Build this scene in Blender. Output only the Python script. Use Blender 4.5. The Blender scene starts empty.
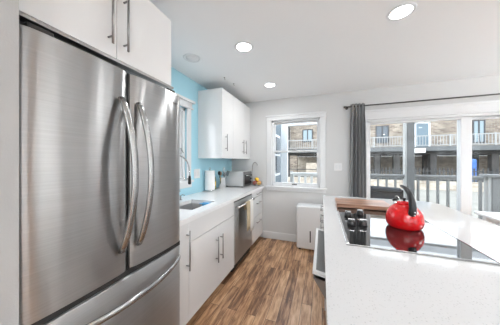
import bpy, bmesh, math, random
from mathutils import Vector, Matrix
PI = math.pi
random.seed(4)
S = bpy.context.scene
COL = S.collection

# ------------------------------------------------------------------ camera
EYE = 1.3427
F_PX = 195.0
YAW = math.atan(72 / 195.0)
cam = bpy.data.cameras.new('camera')
cam.sensor_fit = 'HORIZONTAL'; cam.sensor_width = 36.0
cam.lens = F_PX / 500.0 * 36.0
cam.shift_y = -1.5 / 500.0
cam.clip_start = 0.05; cam.clip_end = 300
camo = bpy.data.objects.new('camera', cam); COL.objects.link(camo)
camo.location = (0, 0, EYE); camo.rotation_euler = (PI / 2, 0, YAW)
S.camera = camo

# ------------------------------------------------------------------ view + world
S.view_settings.view_transform = 'Standard'
S.view_settings.look = 'None'
S.view_settings.gamma = 1.0
S.view_settings.use_curve_mapping = False
S.view_settings.exposure = 0.90
LAMP_W = 2.5
UP_W = 48.0
SKY = 2.3
w = bpy.data.worlds.new('world'); S.world = w; w.use_nodes = True
nt = w.node_tree; nt.nodes.clear()
out = nt.nodes.new('ShaderNodeOutputWorld'); bg = nt.nodes.new('ShaderNodeBackground')
tc = nt.nodes.new('ShaderNodeTexCoord'); sep = nt.nodes.new('ShaderNodeSeparateXYZ')
rmp = nt.nodes.new('ShaderNodeValToRGB')
rmp.color_ramp.elements[0].position = 0.0; rmp.color_ramp.elements[0].color = (0.30, 0.30, 0.29, 1)
rmp.color_ramp.elements[1].position = 1.0; rmp.color_ramp.elements[1].color = (0.78, 0.88, 1.0, 1)
e = rmp.color_ramp.elements.new(0.02); e.color = (0.92, 0.95, 1.0, 1)
nt.links.new(tc.outputs['Generated'], sep.inputs[0]); nt.links.new(sep.outputs['Z'], rmp.inputs[0])
nt.links.new(rmp.outputs[0], bg.inputs[0]); bg.inputs[1].default_value = SKY
nt.links.new(bg.outputs[0], out.inputs[0])

# ------------------------------------------------------------------ materials
def newmat(name):
    m = bpy.data.materials.new(name); m.use_nodes = True
    return m, m.node_tree, m.node_tree.nodes['Principled BSDF']
def pm(name, col, rough=0.5, metal=0.0, coat=0.0, noise=0.0, nscale=20, spec=0.5, bump=0.0, bscale=60, trans=0, stretch=None):
    m, t, p = newmat(name)
    p.inputs['Base Color'].default_value = (*col, 1)
    p.inputs['Roughness'].default_value = rough; p.inputs['Metallic'].default_value = metal
    p.inputs['Coat Weight'].default_value = coat; p.inputs['Coat Roughness'].default_value = 0.04
    p.inputs['Specular IOR Level'].default_value = spec
    p.inputs['Transmission Weight'].default_value = trans
    L = t.links; g = t.nodes.new('ShaderNodeTexCoord')
    src = g.outputs['Object']
    if stretch:
        mp = t.nodes.new('ShaderNodeMapping'); mp.inputs['Scale'].default_value = stretch
        L.new(src, mp.inputs[0]); src = mp.outputs[0]
    if noise or bump:
        n = t.nodes.new('ShaderNodeTexNoise'); n.inputs['Scale'].default_value = nscale if noise else bscale
        n.inputs['Detail'].default_value = 4
        L.new(src, n.inputs['Vector'])
        if noise:
            r = t.nodes.new('ShaderNodeValToRGB')
            r.color_ramp.elements[0].position = 0.3; r.color_ramp.elements[1].position = 0.7
            r.color_ramp.elements[0].color = (*[c * (1 - noise) for c in col], 1)
            r.color_ramp.elements[1].color = (*[min(1, c * (1 + noise)) for c in col], 1)
            L.new(n.outputs['Fac'], r.inputs[0]); L.new(r.outputs[0], p.inputs['Base Color'])
        if bump:
            b = t.nodes.new('ShaderNodeBump'); b.inputs['Strength'].default_value = bump; b.inputs['Distance'].default_value = 0.002
            n2 = t.nodes.new('ShaderNodeTexNoise'); n2.inputs['Scale'].default_value = bscale
            L.new(src, n2.inputs['Vector']); L.new(n2.outputs['Fac'], b.inputs['Height'])
            L.new(b.outputs[0], p.inputs['Normal'])
    return m
def emis(name, col, st):
    m, t, p = newmat(name)
    p.inputs['Base Color'].default_value = (*col, 1)
    p.inputs['Emission Color'].default_value = (*col, 1); p.inputs['Emission Strength'].default_value = st
    return m
def glassmat(name, tint=(1, 1, 1), refl=0.06):
    m = bpy.data.materials.new(name); m.use_nodes = True; t = m.node_tree; t.nodes.clear()
    o = t.nodes.new('ShaderNodeOutputMaterial'); a = t.nodes.new('ShaderNodeBsdfTransparent'); b = t.nodes.new('ShaderNodeBsdfGlossy')
    a.inputs[0].default_value = (*tint, 1); b.inputs['Roughness'].default_value = 0.0
    x = t.nodes.new('ShaderNodeMixShader'); x.inputs[0].default_value = refl
    t.links.new(a.outputs[0], x.inputs[1]); t.links.new(b.outputs[0], x.inputs[2]); t.links.new(x.outputs[0], o.inputs[0])
    return m

M = {}
M['wall'] = pm('wall_paint', (0.655, 0.66, 0.66), 0.85, bump=0.15, bscale=220)
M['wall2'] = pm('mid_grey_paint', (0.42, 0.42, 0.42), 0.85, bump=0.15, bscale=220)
M['blue'] = pm('blue_paint', (0.43, 0.73, 0.84), 0.7, bump=0.15, bscale=220)
M['ceil'] = pm('ceiling_paint', (0.90, 0.92, 0.93), 0.9, bump=0.1, bscale=200)
M['trim'] = pm('white_trim', (0.77, 0.78, 0.79), 0.4)
M['cab'] = pm('gloss_white_lacquer', (0.80, 0.80, 0.80), 0.08, coat=0.3)
M['cabin'] = pm('cabinet_shadow_gap', (0.35, 0.35, 0.35), 0.7)
M['chrome'] = pm('chrome', (0.8, 0.8, 0.8), 0.12, 1.0)
M['nickel'] = pm('brushed_nickel', (0.33, 0.325, 0.32), 0.35, 1.0)
M['black'] = pm('black_plastic', (0.012, 0.012, 0.013), 0.3)
M['dark'] = pm('dark_gasket', (0.02, 0.018, 0.017), 0.6)
M['white'] = pm('white_plastic', (0.82, 0.82, 0.82), 0.35)
M['paper'] = pm('paper_towel', (0.86, 0.86, 0.86), 0.9, bump=0.5, bscale=90)
M['red'] = pm('red_enamel', (0.62, 0.001, 0.004), 0.08, coat=0.3)
M['redlid'] = pm('red_enamel_lid', (0.60, 0.004, 0.008), 0.15, coat=0.5)
M['rubber'] = pm('black_soft_grip', (0.02, 0.02, 0.022), 0.38)
M['rod'] = pm('dark_bronze_rod', (0.10, 0.095, 0.09), 0.4, 0.6)
M['glass'] = glassmat('window_glass', (0.97, 0.985, 0.985), 0.014)
M['clear'] = glassmat('clear_glass', (0.9, 0.92, 0.92), 0.18)
M['greydeck'] = pm('grey_rail_paint', (0.19, 0.19, 0.186), 0.7, noise=0.06, nscale=3)
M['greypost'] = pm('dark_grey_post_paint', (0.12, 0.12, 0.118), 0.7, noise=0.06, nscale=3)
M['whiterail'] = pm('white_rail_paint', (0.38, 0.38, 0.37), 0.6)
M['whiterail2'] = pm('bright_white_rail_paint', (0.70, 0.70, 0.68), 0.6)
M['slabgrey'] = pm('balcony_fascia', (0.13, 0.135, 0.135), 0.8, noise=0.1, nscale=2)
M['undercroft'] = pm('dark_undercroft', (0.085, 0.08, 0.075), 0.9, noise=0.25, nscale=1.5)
M['asphalt'] = pm('pale_concrete_yard', (0.26, 0.245, 0.215), 0.9, noise=0.10, nscale=1.2)
M['bounce'] = pm('pale_bounce_ground', (0.62, 0.61, 0.59), 0.9, noise=0.05, nscale=1)
M['winframe'] = pm('dark_window_frame', (0.06, 0.06, 0.065), 0.5)
M['winglass'] = pm('dark_window_pane', (0.10, 0.12, 0.14), 0.08)
M['winpale'] = pm('pale_window_blind', (0.30, 0.37, 0.40), 0.5)
M['doorblue'] = pm('pale_blue_door', (0.15, 0.21, 0.25), 0.5)
M['tarp'] = pm('blue_tarp', (0.05, 0.15, 0.45), 0.6, noise=0.3, nscale=8)
M['fence'] = pm('dark_iron', (0.05, 0.05, 0.05), 0.6)
M['cushion'] = pm('charcoal_cushion', (0.045, 0.048, 0.055), 0.85, noise=0.2, nscale=40)
M['yellow'] = pm('yellow_fruit', (0.75, 0.45, 0.04), 0.4, noise=0.12, nscale=30)
M['orange'] = pm('orange_fruit', (0.80, 0.28, 0.04), 0.45, noise=0.1, nscale=60)
M['apple'] = pm('red_fruit', (0.45, 0.05, 0.03), 0.3, noise=0.3, nscale=20)
M['beige'] = pm('beige_towel', (0.52, 0.42, 0.28), 0.95, noise=0.12, nscale=120, bump=0.5, bscale=300)
M['wtowel'] = pm('white_towel', (0.80, 0.78, 0.74), 0.95, bump=0.5, bscale=300)
M['oil'] = pm('green_bottle', (0.22, 0.28, 0.10), 0.12, coat=0.4)
M['woodspoon'] = pm('wooden_spoon', (0.45, 0.28, 0.13), 0.6)
M['sponge'] = pm('blue_cloth', (0.12, 0.42, 0.75), 0.8, noise=0.2, nscale=60)
M['toe'] = pm('toe_kick', (0.12, 0.12, 0.12), 0.6)
M['slot'] = pm('dark_slot', (0.03, 0.03, 0.03), 0.5)
M['mesh'] = pm('grey_metal_plate', (0.26, 0.255, 0.25), 0.35, 0.8)
M['deckfloor'] = pm('deck_boards', (0.36, 0.34, 0.31), 0.8, noise=0.12, nscale=4, stretch=(1, 12, 1))
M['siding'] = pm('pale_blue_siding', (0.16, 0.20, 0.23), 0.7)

def stainless(name, base=0.62, rough=0.26, axis='Z', aniso=1.0, arot=0.25):
    m, t, p = newmat(name); L = t.links
    g = t.nodes.new('ShaderNodeTexCoord'); mp = t.nodes.new('ShaderNodeMapping')
    mp.inputs['Scale'].default_value = (2, 2, 260) if axis == 'H' else (260, 260, 2)
    n = t.nodes.new('ShaderNodeTexNoise'); n.inputs['Scale'].default_value = 1.0; n.inputs['Detail'].default_value = 5
    r = t.nodes.new('ShaderNodeValToRGB')
    r.color_ramp.elements[0].position = 0.3; r.color_ramp.elements[1].position = 0.7
    r.color_ramp.elements[0].color = (*[base * .93] * 3, 1); r.color_ramp.elements[1].color = (*[base * 1.05] * 3, 1)
    L.new(g.outputs['Object'], mp.inputs[0]); L.new(mp.outputs[0], n.inputs['Vector'])
    L.new(n.outputs['Fac'], r.inputs[0]); L.new(r.outputs[0], p.inputs['Base Color'])
    mr = t.nodes.new('ShaderNodeMapRange'); mr.inputs['To Min'].default_value = rough * 0.8; mr.inputs['To Max'].default_value = rough * 1.2
    L.new(n.outputs['Fac'], mr.inputs[0]); L.new(mr.outputs[0], p.inputs['Roughness'])
    b = t.nodes.new('ShaderNodeBump'); b.inputs['Strength'].default_value = 0.02; b.inputs['Distance'].default_value = 0.001
    L.new(n.outputs['Fac'], b.inputs['Height']); L.new(b.outputs[0], p.inputs['Normal'])
    # very gentle waviness of the sheet
    n2 = t.nodes.new('ShaderNodeTexNoise'); n2.inputs['Scale'].default_value = 2.2
    b2 = t.nodes.new('ShaderNodeBump'); b2.inputs['Strength'].default_value = 0.5; b2.inputs['Distance'].default_value = 0.012
    mp2 = t.nodes.new('ShaderNodeMapping'); mp2.inputs['Scale'].default_value = (1, 3.2, 0.22)
    L.new(g.outputs['Object'], mp2.inputs[0]); L.new(mp2.outputs[0], n2.inputs['Vector'])
    L.new(n2.outputs['Fac'], b2.inputs['Height']); L.new(b.outputs[0], b2.inputs['Normal']); L.new(b2.outputs[0], p.inputs['Normal'])
    p.inputs['Metallic'].default_value = 1.0
    p.inputs['Anisotropic'].default_value = aniso
    tg = t.nodes.new('ShaderNodeTangent'); tg.direction_type = 'RADIAL'; tg.axis = 'Z'; L.new(tg.outputs[0], p.inputs['Tangent']); p.inputs['Anisotropic Rotation'].default_value = arot
    return m
M['steel'] = stainless('brushed_stainless', 0.46, 0.35, 'H')
M['steel2'] = stainless('brushed_stainless_satin', 0.50, 0.3, 'H')
M['nickel2'] = stainless('handle_stainless', 0.42, 0.24)
M['sinksteel'] = stainless('sink_stainless', 0.72, 0.42, 'H', 0.2)

def quartz():
    m, t, p = newmat('white_speckled_quartz'); L = t.links
    g = t.nodes.new('ShaderNodeTexCoord')
    v = t.nodes.new('ShaderNodeTexVoronoi'); v.inputs['Scale'].default_value = 135
    r = t.nodes.new('ShaderNodeValToRGB'); r.color_ramp.interpolation = 'LINEAR'
    r.color_ramp.elements[0].position = 0.0; r.color_ramp.elements[0].color = (1, 1, 1, 1)
    r.color_ramp.elements[1].position = 0.34; r.color_ramp.elements[1].color = (0, 0, 0, 1)
    L.new(g.outputs['Object'], v.inputs['Vector']); L.new(v.outputs['Distance'], r.inputs[0])
    sx = t.nodes.new('ShaderNodeSeparateColor'); L.new(v.outputs['Color'], sx.inputs[0])
    gt = t.nodes.new('ShaderNodeMath'); gt.operation = 'GREATER_THAN'; gt.inputs[1].default_value = 0.30
    L.new(sx.outputs[0], gt.inputs[0])
    mu = t.nodes.new('ShaderNodeMath'); mu.operation = 'MULTIPLY'; L.new(gt.outputs[0], mu.inputs[0]); L.new(r.outputs[0], mu.inputs[1])
    mu2 = t.nodes.new('ShaderNodeMath'); mu2.operation = 'MULTIPLY'; L.new(mu.outputs[0], mu2.inputs[0]); L.new(sx.outputs[1], mu2.inputs[1])
    mx = t.nodes.new('ShaderNodeMix'); mx.data_type = 'RGBA'
    mx.inputs['A'].default_value = (0.64, 0.64, 0.645, 1); mx.inputs['B'].default_value = (0.30, 0.30, 0.30, 1)
    L.new(mu2.outputs[0], mx.inputs['Factor']); L.new(mx.outputs['Result'], p.inputs['Base Color'])
    p.inputs['Roughness'].default_value = 0.09
    return m
M['quartz'] = quartz()

def planks():
    m, t, p = newmat('wood_plank_floor'); L = t.links
    g = t.nodes.new('ShaderNodeTexCoord'); mp = t.nodes.new('ShaderNodeMapping')
    mp.inputs['Rotation'].default_value = (0, 0, PI / 2)
    L.new(g.outputs['Object'], mp.inputs[0])
    b = t.nodes.new('ShaderNodeTexBrick'); b.inputs['Scale'].default_value = 1
    b.inputs['Brick Width'].default_value = 0.8; b.inputs['Row Height'].default_value = 0.09
    b.inputs['Mortar Size'].default_value = 0.0018; b.inputs['Mortar Smooth'].default_value = 0.3
    b.inputs['Color1'].default_value = (0, 0, 0, 1); b.inputs['Color2'].default_value = (1, 1, 1, 1); b.inputs['Mortar'].default_value = (0.5, 0.5, 0.5, 1)
    b.offset = 0.37
    L.new(mp.outputs[0], b.inputs['Vector'])
    # grain stretched along the boards (along Y)
    mg = t.nodes.new('ShaderNodeMapping'); mg.inputs['Scale'].default_value = (26, 3.2, 1)
    L.new(g.outputs['Object'], mg.inputs[0])
    ad = t.nodes.new('ShaderNodeVectorMath'); ad.operation = 'ADD'
    sc = t.nodes.new('ShaderNodeVectorMath'); sc.operation = 'SCALE'; sc.inputs['Scale'].default_value = 13
    L.new(b.outputs['Color'], sc.inputs[0]); L.new(mg.outputs[0], ad.inputs[0]); L.new(sc.outputs[0], ad.inputs[1])
    n = t.nodes.new('ShaderNodeTexNoise'); n.inputs['Scale'].default_value = 1.4; n.inputs['Detail'].default_value = 8; n.inputs['Roughness'].default_value = 0.62
    L.new(ad.outputs[0], n.inputs['Vector'])
    a = t.nodes.new('ShaderNodeMath'); a.operation = 'MULTIPLY_ADD'; a.inputs[1].default_value = 0.22; a.inputs[2].default_value = -0.11
    L.new(b.outputs['Color'], a.inputs[0])
    a2 = t.nodes.new('ShaderNodeMath'); a2.operation = 'ADD'; L.new(a.outputs[0], a2.inputs[0]); L.new(n.outputs['Fac'], a2.inputs[1])
    r = t.nodes.new('ShaderNodeValToRGB'); cr = r.color_ramp
    cr.elements[0].position = 0.24; cr.elements[0].color = (0.10, 0.050, 0.026, 1)
    cr.elements[1].position = 0.80; cr.elements[1].color = (0.80, 0.54, 0.34, 1)
    for q, c in ((0.38, (0.21, 0.10, 0.05, 1)), (0.50, (0.42, 0.225, 0.115, 1)), (0.62, (0.60, 0.36, 0.20, 1))):
        e = cr.elements.new(q); e.color = c
    L.new(a2.outputs[0], r.inputs[0])
    mx = t.nodes.new('ShaderNodeMix'); mx.data_type = 'RGBA'; mx.inputs['B'].default_value = (0.05, 0.028, 0.018, 1)
    L.new(b.outputs['Fac'], mx.inputs['Factor']); L.new(r.outputs[0], mx.inputs['A']); L.new(mx.outputs['Result'], p.inputs['Base Color'])
    p.inputs['Roughness'].default_value = 0.32
    bp = t.nodes.new('ShaderNodeBump'); bp.inputs['Strength'].default_value = 0.25; bp.inputs['Distance'].default_value = 0.002
    L.new(n.outputs['Fac'], bp.inputs['Height']); L.new(bp.outputs[0], p.inputs['Normal'])
    return m
M['floor'] = planks()

def brick(name, c1, c2, mo):
    m, t, p = newmat(name); L = t.links
    g = t.nodes.new('ShaderNodeTexCoord'); s1 = t.nodes.new('ShaderNodeSeparateXYZ'); cb = t.nodes.new('ShaderNodeCombineXYZ')
    ad = t.nodes.new('ShaderNodeMath'); ad.operation = 'ADD'
    L.new(g.outputs['Object'], s1.inputs[0]); L.new(s1.outputs['X'], ad.inputs[0]); L.new(s1.outputs['Y'], ad.inputs[1])
    L.new(ad.outputs[0], cb.inputs['X']); L.new(s1.outputs['Z'], cb.inputs['Y'])
    b = t.nodes.new('ShaderNodeTexBrick'); b.inputs['Scale'].default_value = 1
    b.inputs['Brick Width'].default_value = 0.36; b.inputs['Row Height'].default_value = 0.13; b.inputs['Mortar Size'].default_value = 0.012
    b.inputs['Color1'].default_value = (*c1, 1); b.inputs['Color2'].default_value = (*c2, 1); b.inputs['Mortar'].default_value = (*mo, 1)
    L.new(cb.outputs[0], b.inputs['Vector'])
    n = t.nodes.new('ShaderNodeTexNoise'); n.inputs['Scale'].default_value = 1.6; n.inputs['Detail'].default_value = 3
    L.new(g.outputs['Object'], n.inputs['Vector'])
    mx = t.nodes.new('ShaderNodeMix'); mx.data_type = 'RGBA'; mx.blend_type = 'OVERLAY'; mx.inputs['Factor'].default_value = 0.5
    L.new(b.outputs['Color'], mx.inputs['A']); L.new(n.outputs['Fac'], mx.inputs['B'])
    hs = t.nodes.new('ShaderNodeHueSaturation'); hs.inputs['Saturation'].default_value = 0.8
    L.new(mx.outputs['Result'], hs.inputs['Color'])
    L.new(hs.outputs[0], p.inputs['Base Color']); p.inputs['Roughness'].default_value = 0.9
    return m
M['brick'] = brick('tan_brick', (0.17, 0.115, 0.08), (0.36, 0.285, 0.205), (0.33, 0.295, 0.25))
M['brick2'] = brick('pale_brick', (0.55, 0.46, 0.35), (0.38, 0.29, 0.21), (0.5, 0.44, 0.36))

def walnut():
    m, t, p = newmat('walnut_board'); L = t.links
    g = t.nodes.new('ShaderNodeTexCoord'); mp = t.nodes.new('ShaderNodeMapping'); mp.inputs['Scale'].default_value = (2.0, 26, 20)
    L.new(g.outputs['Object'], mp.inputs[0])
    n = t.nodes.new('ShaderNodeTexNoise'); n.inputs['Scale'].default_value = 1.5; n.inputs['Detail'].default_value = 5
    L.new(mp.outputs[0], n.inputs['Vector'])
    r = t.nodes.new('ShaderNodeValToRGB'); cr = r.color_ramp
    cr.elements[0].position = 0.35; cr.elements[0].color = (0.20, 0.095, 0.06, 1)
    cr.elements[1].position = 0.68; cr.elements[1].color = (0.56, 0.33, 0.22, 1)
    L.new(n.outputs['Fac'], r.inputs[0]); L.new(r.outputs[0], p.inputs['Base Color'])
    p.inputs['Roughness'].default_value = 0.3
    return m
M['walnut'] = walnut()
M['quartz2'] = pm('plain_white_quartz', (0.86, 0.86, 0.865), 0.08, noise=0.02, nscale=300)
M['ceran'] = pm('black_ceramic_glass', (0.012, 0.012, 0.013), 0.03, spec=0.9)
M['ceran'].node_tree.nodes['Principled BSDF'].inputs['IOR'].default_value = 1.9
M['lens'] = emis('lamp_diffuser', (0.99, 1.0, 1.0), 5.0)
M['silver'] = pm('silver_enamel', (0.62, 0.62, 0.62), 0.32, 0.25)
M['lensoff'] = pm('unlit_diffuser', (0.80, 0.80, 0.80), 0.5)

def curtain_mat():
    return pm('grey_curtain_fabric', (0.27, 0.275, 0.275), 0.9, noise=0.12, nscale=90, bump=0.4, bscale=400)
M['curtain'] = curtain_mat()

# ------------------------------------------------------------------ mesh helpers
class MB:
    def __init__(s): s.bm = bmesh.new()
    def _merge(s, b2, mat=None):
        if mat: bmesh.ops.transform(b2, matrix=mat, verts=b2.verts)
        me = bpy.data.meshes.new('tmp'); b2.to_mesh(me); b2.free(); s.bm.from_mesh(me); bpy.data.meshes.remove(me)
    def box(s, x0, x1, y0, y1, z0, z1, bev=0.0, seg=2, mat=None, smooth=False):
        b = bmesh.new(); bmesh.ops.create_cube(b, size=1)
        bmesh.ops.scale(b, vec=(abs(x1 - x0), abs(y1 - y0), abs(z1 - z0)), verts=b.verts)
        bmesh.ops.translate(b, vec=((x0 + x1) / 2, (y0 + y1) / 2, (z0 + z1) / 2), verts=b.verts)
        if bev: bmesh.ops.bevel(b, geom=b.edges[:], offset=bev, segments=seg, profile=0.5, affect='EDGES')
        s._merge(b, mat); return s
    def cyl(s, a, c, r, r2=None, seg=20):
        a, c = Vector(a), Vector(c); r2 = r if r2 is None else r2; d = c - a
        b = bmesh.new(); bmesh.ops.create_cone(b, cap_ends=True, segments=seg, radius1=r, radius2=r2, depth=d.length)
        for f in b.faces: f.smooth = len(f.verts) == 4
        q = Vector((0, 0, 1)).rotation_difference(d.normalized()).to_matrix().to_4x4()
        s._merge(b, Matrix.Translation((a + c) / 2) @ q); return s
    def tube(s, pts, r, seg=10, closed=False, flat=None):
        pts = [Vector(p) for p in pts]; n = len(pts); rr = r if isinstance(r, (list, tuple)) else [r] * n
        rings = []; up = None
        for i, p in enumerate(pts):
            if closed: t = (pts[(i + 1) % n] - pts[i - 1])
            else: t = pts[min(i + 1, n - 1)] - pts[max(i - 1, 0)]
            t.normalize()
            if up is None: up = t.orthogonal().normalized() if flat is None else Vector(flat).normalized()
            u = (up - up.dot(t) * t).normalized(); up = u; v = t.cross(u)
            k = rr[i]; ku, kv = k if isinstance(k, (list, tuple)) else (k, k)
            rings.append([s.bm.verts.new(p + u * ku * math.cos(2 * PI * j / seg) + v * kv * math.sin(2 * PI * j / seg)) for j in range(seg)])
        m = n if closed else n - 1
        for i in range(m):
            A, B = rings[i], rings[(i + 1) % n]
            for j in range(seg):
                f = s.bm.faces.new((A[j], A[(j + 1) % seg], B[(j + 1) % seg], B[j])); f.smooth = True
        if not closed:
            s.bm.faces.new(rings[0][::-1]); s.bm.faces.new(rings[-1])
        return s
    def lathe(s, prof, c=(0, 0, 0), seg=40, mat=None):
        b = bmesh.new(); rings = []
        for (r, z) in prof:
            if r < 1e-5: rings.append([b.verts.new((0, 0, z))])
            else: rings.append([b.verts.new((r * math.cos(2 * PI * j / seg), r * math.sin(2 * PI * j / seg), z)) for j in range(seg)])
        for A, B in zip(rings, rings[1:]):
            for j in range(seg):
                k = (j + 1) % seg
                vs = [A[0] if len(A) == 1 else A[j]]
                if len(A) > 1: vs.append(A[k])
                vs += [B[0]] if len(B) == 1 else [B[k], B[j]]
                if len(set(vs)) > 2: f = b.faces.new(vs); f.smooth = True
        m4 = Matrix.Translation(c)
        s._merge(b, m4 @ mat if mat else m4); return s
    def prism(s, poly, z0, z1, bev=0.0, axis='Z', mat=None):
        b = bmesh.new()
        def P(u, v, h): return (u, v, h) if axis == 'Z' else ((u, h, v) if axis == 'Y' else (h, u, v))
        lo = [b.verts.new(P(u, v, z0)) for u, v in poly]; hi = [b.verts.new(P(u, v, z1)) for u, v in poly]
        n = len(poly); b.faces.new(lo[::-1]); b.faces.new(hi)
        for i in range(n): b.faces.new((lo[i], lo[(i + 1) % n], hi[(i + 1) % n], hi[i]))
        bmesh.ops.recalc_face_normals(b, faces=b.faces)
        if bev: bmesh.ops.bevel(b, geom=b.edges[:], offset=bev, segments=2, profile=0.5, affect='EDGES')
        s._merge(b, mat); return s
    def sphere(s, c, r, sc=(1, 1, 1), seg=20):
        b = bmesh.new(); bmesh.ops.create_uvsphere(b, u_segments=seg, v_segments=seg // 2, radius=r)
        for f in b.faces: f.smooth = True
        bmesh.ops.scale(b, vec=sc, verts=b.verts); s._merge(b, Matrix.Translation(c)); return s
    def build(s, name, mat, parent=None):
        bmesh.ops.recalc_face_normals(s.bm, faces=s.bm.faces)
        me = bpy.data.meshes.new(name); s.bm.to_mesh(me); s.bm.free()
        me.materials.append(mat); o = bpy.data.objects.new(name, me); COL.objects.link(o)
        if parent: 
            o.parent = parent
            # geometry is written in world space: undo every ancestor's offset
            off = Vector((0, 0, 0)); p = parent
            while p is not None: off += p.location; p = p.parent
            me.transform(Matrix.Translation(-off))
        return o
def tag(o, label=None, cat=None, group=None, kind=None):
    if label: o['label'] = label
    if cat: o['category'] = cat
    if group: o['group'] = group
    if kind: o['kind'] = kind
    return o
def thing(name, loc, label, cat, group=None, kind=None):
    o = bpy.data.objects.new(name, None); o.empty_display_size = 0.05; o.location = loc; COL.objects.link(o)
    return tag(o, label, cat, group, kind)
def struct(name, mb, mat, parent=None):
    o = mb.build(name, mat, parent)
    if parent is None: o['kind'] = 'structure'
    return o
def sroot(name, loc):
    o = bpy.data.objects.new(name, None); o.location = loc; COL.objects.link(o); o['kind'] = 'structure'; return o
def single(name, mb, mat, label, cat, group=None, kind=None):
    return tag(mb.build(name, mat), label, cat, group, kind)
def copy_tree(o, parent=None):
    kids = [c for c in COL.objects if c.parent == o]
    c = o.copy(); COL.objects.link(c)
    if parent: c.parent = parent
    for k in kids: copy_tree(k, c)
    return c
def smooth_path(pts, n=6):
    pts = [Vector(p) for p in pts]; o = []
    for i in range(len(pts) - 1):
        p0 = pts[max(i - 1, 0)]; p1 = pts[i]; p2 = pts[i + 1]; p3 = pts[min(i + 2, len(pts) - 1)]
        for k in range(n):
            t = k / n
            o.append(0.5 * ((2 * p1) + (p2 - p0) * t + (2 * p0 - 5 * p1 + 4 * p2 - p3) * t * t + (3 * p1 - p0 - 3 * p2 + p3) * t ** 3))
    o.append(pts[-1]); return o

# ------------------------------------------------------------------ the room
XL, XR, YB, YF, ZC = -1.585, 4.2, -3.6, 3.3, 2.40     # left, right, rear, far wall, ceiling
TH = 0.15
struct('floor', MB().box(XL - TH, XR + TH, YB - TH, YF + TH, -0.12, 0.0), M['floor'])
struct('ceiling', MB().box(XL - TH, XR + TH, YB - TH, YF + TH, ZC, ZC + 0.14), M['ceil'])
# far wall with two openings
W1 = (-0.825, -0.02, 0.91, 2.04)       # window opening x0,x1,z0,z1
DO = (0.62, 3.10, 0.0, 1.95)           # sliding door opening
fw = MB()
fw.box(XL, W1[0], YF, YF + TH, 0, ZC).box(W1[0], W1[1], YF, YF + TH, 0, W1[2]).box(W1[0], W1[1], YF, YF + TH, W1[3], ZC)
fw.box(W1[1], DO[0], YF, YF + TH, 0, ZC).box(DO[0], DO[1], YF, YF + TH, DO[3], ZC).box(DO[1], XR, YF, YF + TH, 0, ZC)
struct('wall_far', fw, M['wall'])
# left wall (blue) with its window
W2 = (1.12, 2.01, 1.10, 2.0)          # y0,y1,z0,z1
struct('wall_light_block', MB().box(-0.845, -0.28, -0.80, -0.66, 0, ZC), M['wall'])  # unseen wall added to keep rear light off the partition
lw = MB()
lw.box(XL - TH, XL, YB, W2[0], 0, ZC).box(XL - TH, XL, W2[0], W2[1], 0, W2[2]).box(XL - TH, XL, W2[0], W2[1], W2[3], ZC).box(XL - TH, XL, W2[1], YF + TH, 0, ZC)
struct('wall_left', lw, M['blue'])
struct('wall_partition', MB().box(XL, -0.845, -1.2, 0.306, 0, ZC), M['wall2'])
# right wall + rear wall with windows
rw = MB(); W3 = (-3.3, -0.6, 0.12, 2.25)
rw.box(XR, XR + TH, YB, W3[0], 0, ZC).box(XR, XR + TH, W3[0], W3[1], 0, W3[2]).box(XR, XR + TH, W3[0], W3[1], W3[3], ZC).box(XR, XR + TH, W3[1], YF + TH, 0, ZC)
struct('wall_right', rw, M['wall'])
bw = MB(); W4 = (-1.3, 3.9, 0.12, 2.25)
bw.box(XL, W4[0], YB - TH, YB, 0, ZC).box(W4[0], W4[1], YB - TH, YB, 0, W4[2]).box(W4[0], W4[1], YB - TH, YB, W4[3], ZC).box(W4[1], XR, YB - TH, YB, 0, ZC)
struct('wall_rear', bw, M['wall'])

# baseboards
struct('baseboard_far', MB().box(-0.97, 0.545, YF - 0.014, YF, 0, 0.12, 0.004), M['trim'])
struct('baseboard_right', MB().box(XR - 0.014, XR, YB, YF, 0, 0.12, 0.004), M['trim'])

# window 1: double-hung on the far wall
w1 = sroot('window_1', ((W1[0] + W1[1]) / 2, YF, W1[2]))
y = YF
x0, x1, z0, z1 = W1
cs = MB()
cs.box(x0 - 0.075, x0 + 0.008, y - 0.018, y, z0 - 0.005, z1 + 0.005, 0.003).box(x1 - 0.008, x1 + 0.075, y - 0.018, y, z0 - 0.005, z1 + 0.005, 0.003)
cs.box(x0 - 0.080, x1 + 0.080, y - 0.022, y, z1 - 0.002, z1 + 0.062, 0.003).box(x0 - 0.095, x1 + 0.095, y - 0.036, y, z1 + 0.058, z1 + 0.085, 0.004)
cs.build('window_casing', M['trim'], w1)
MB().box(x0 - 0.095, x1 + 0.095, y - 0.04, y + 0.03, z0 - 0.026, z0 + 0.002, 0.004).box(x0 - 0.078, x1 + 0.078, y - 0.018, y, z0 - 0.075, z0 - 0.027, 0.003).build('window_sill', M['trim'], w1)
fr = MB()
fr.box(x0, x0 + 0.035, y + 0.02, y + 0.12, z0, z1, 0.002).box(x1 - 0.035, x1, y + 0.02, y + 0.12, z0, z1, 0.002)
fr.box(x0, x1, y + 0.02, y + 0.12, z1 - 0.03, z1, 0.002).box(x0, x1, y + 0.02, y + 0.12, z0, z0 + 0.03, 0.002)
fr.build('window_frame', M['trim'], w1)
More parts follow.
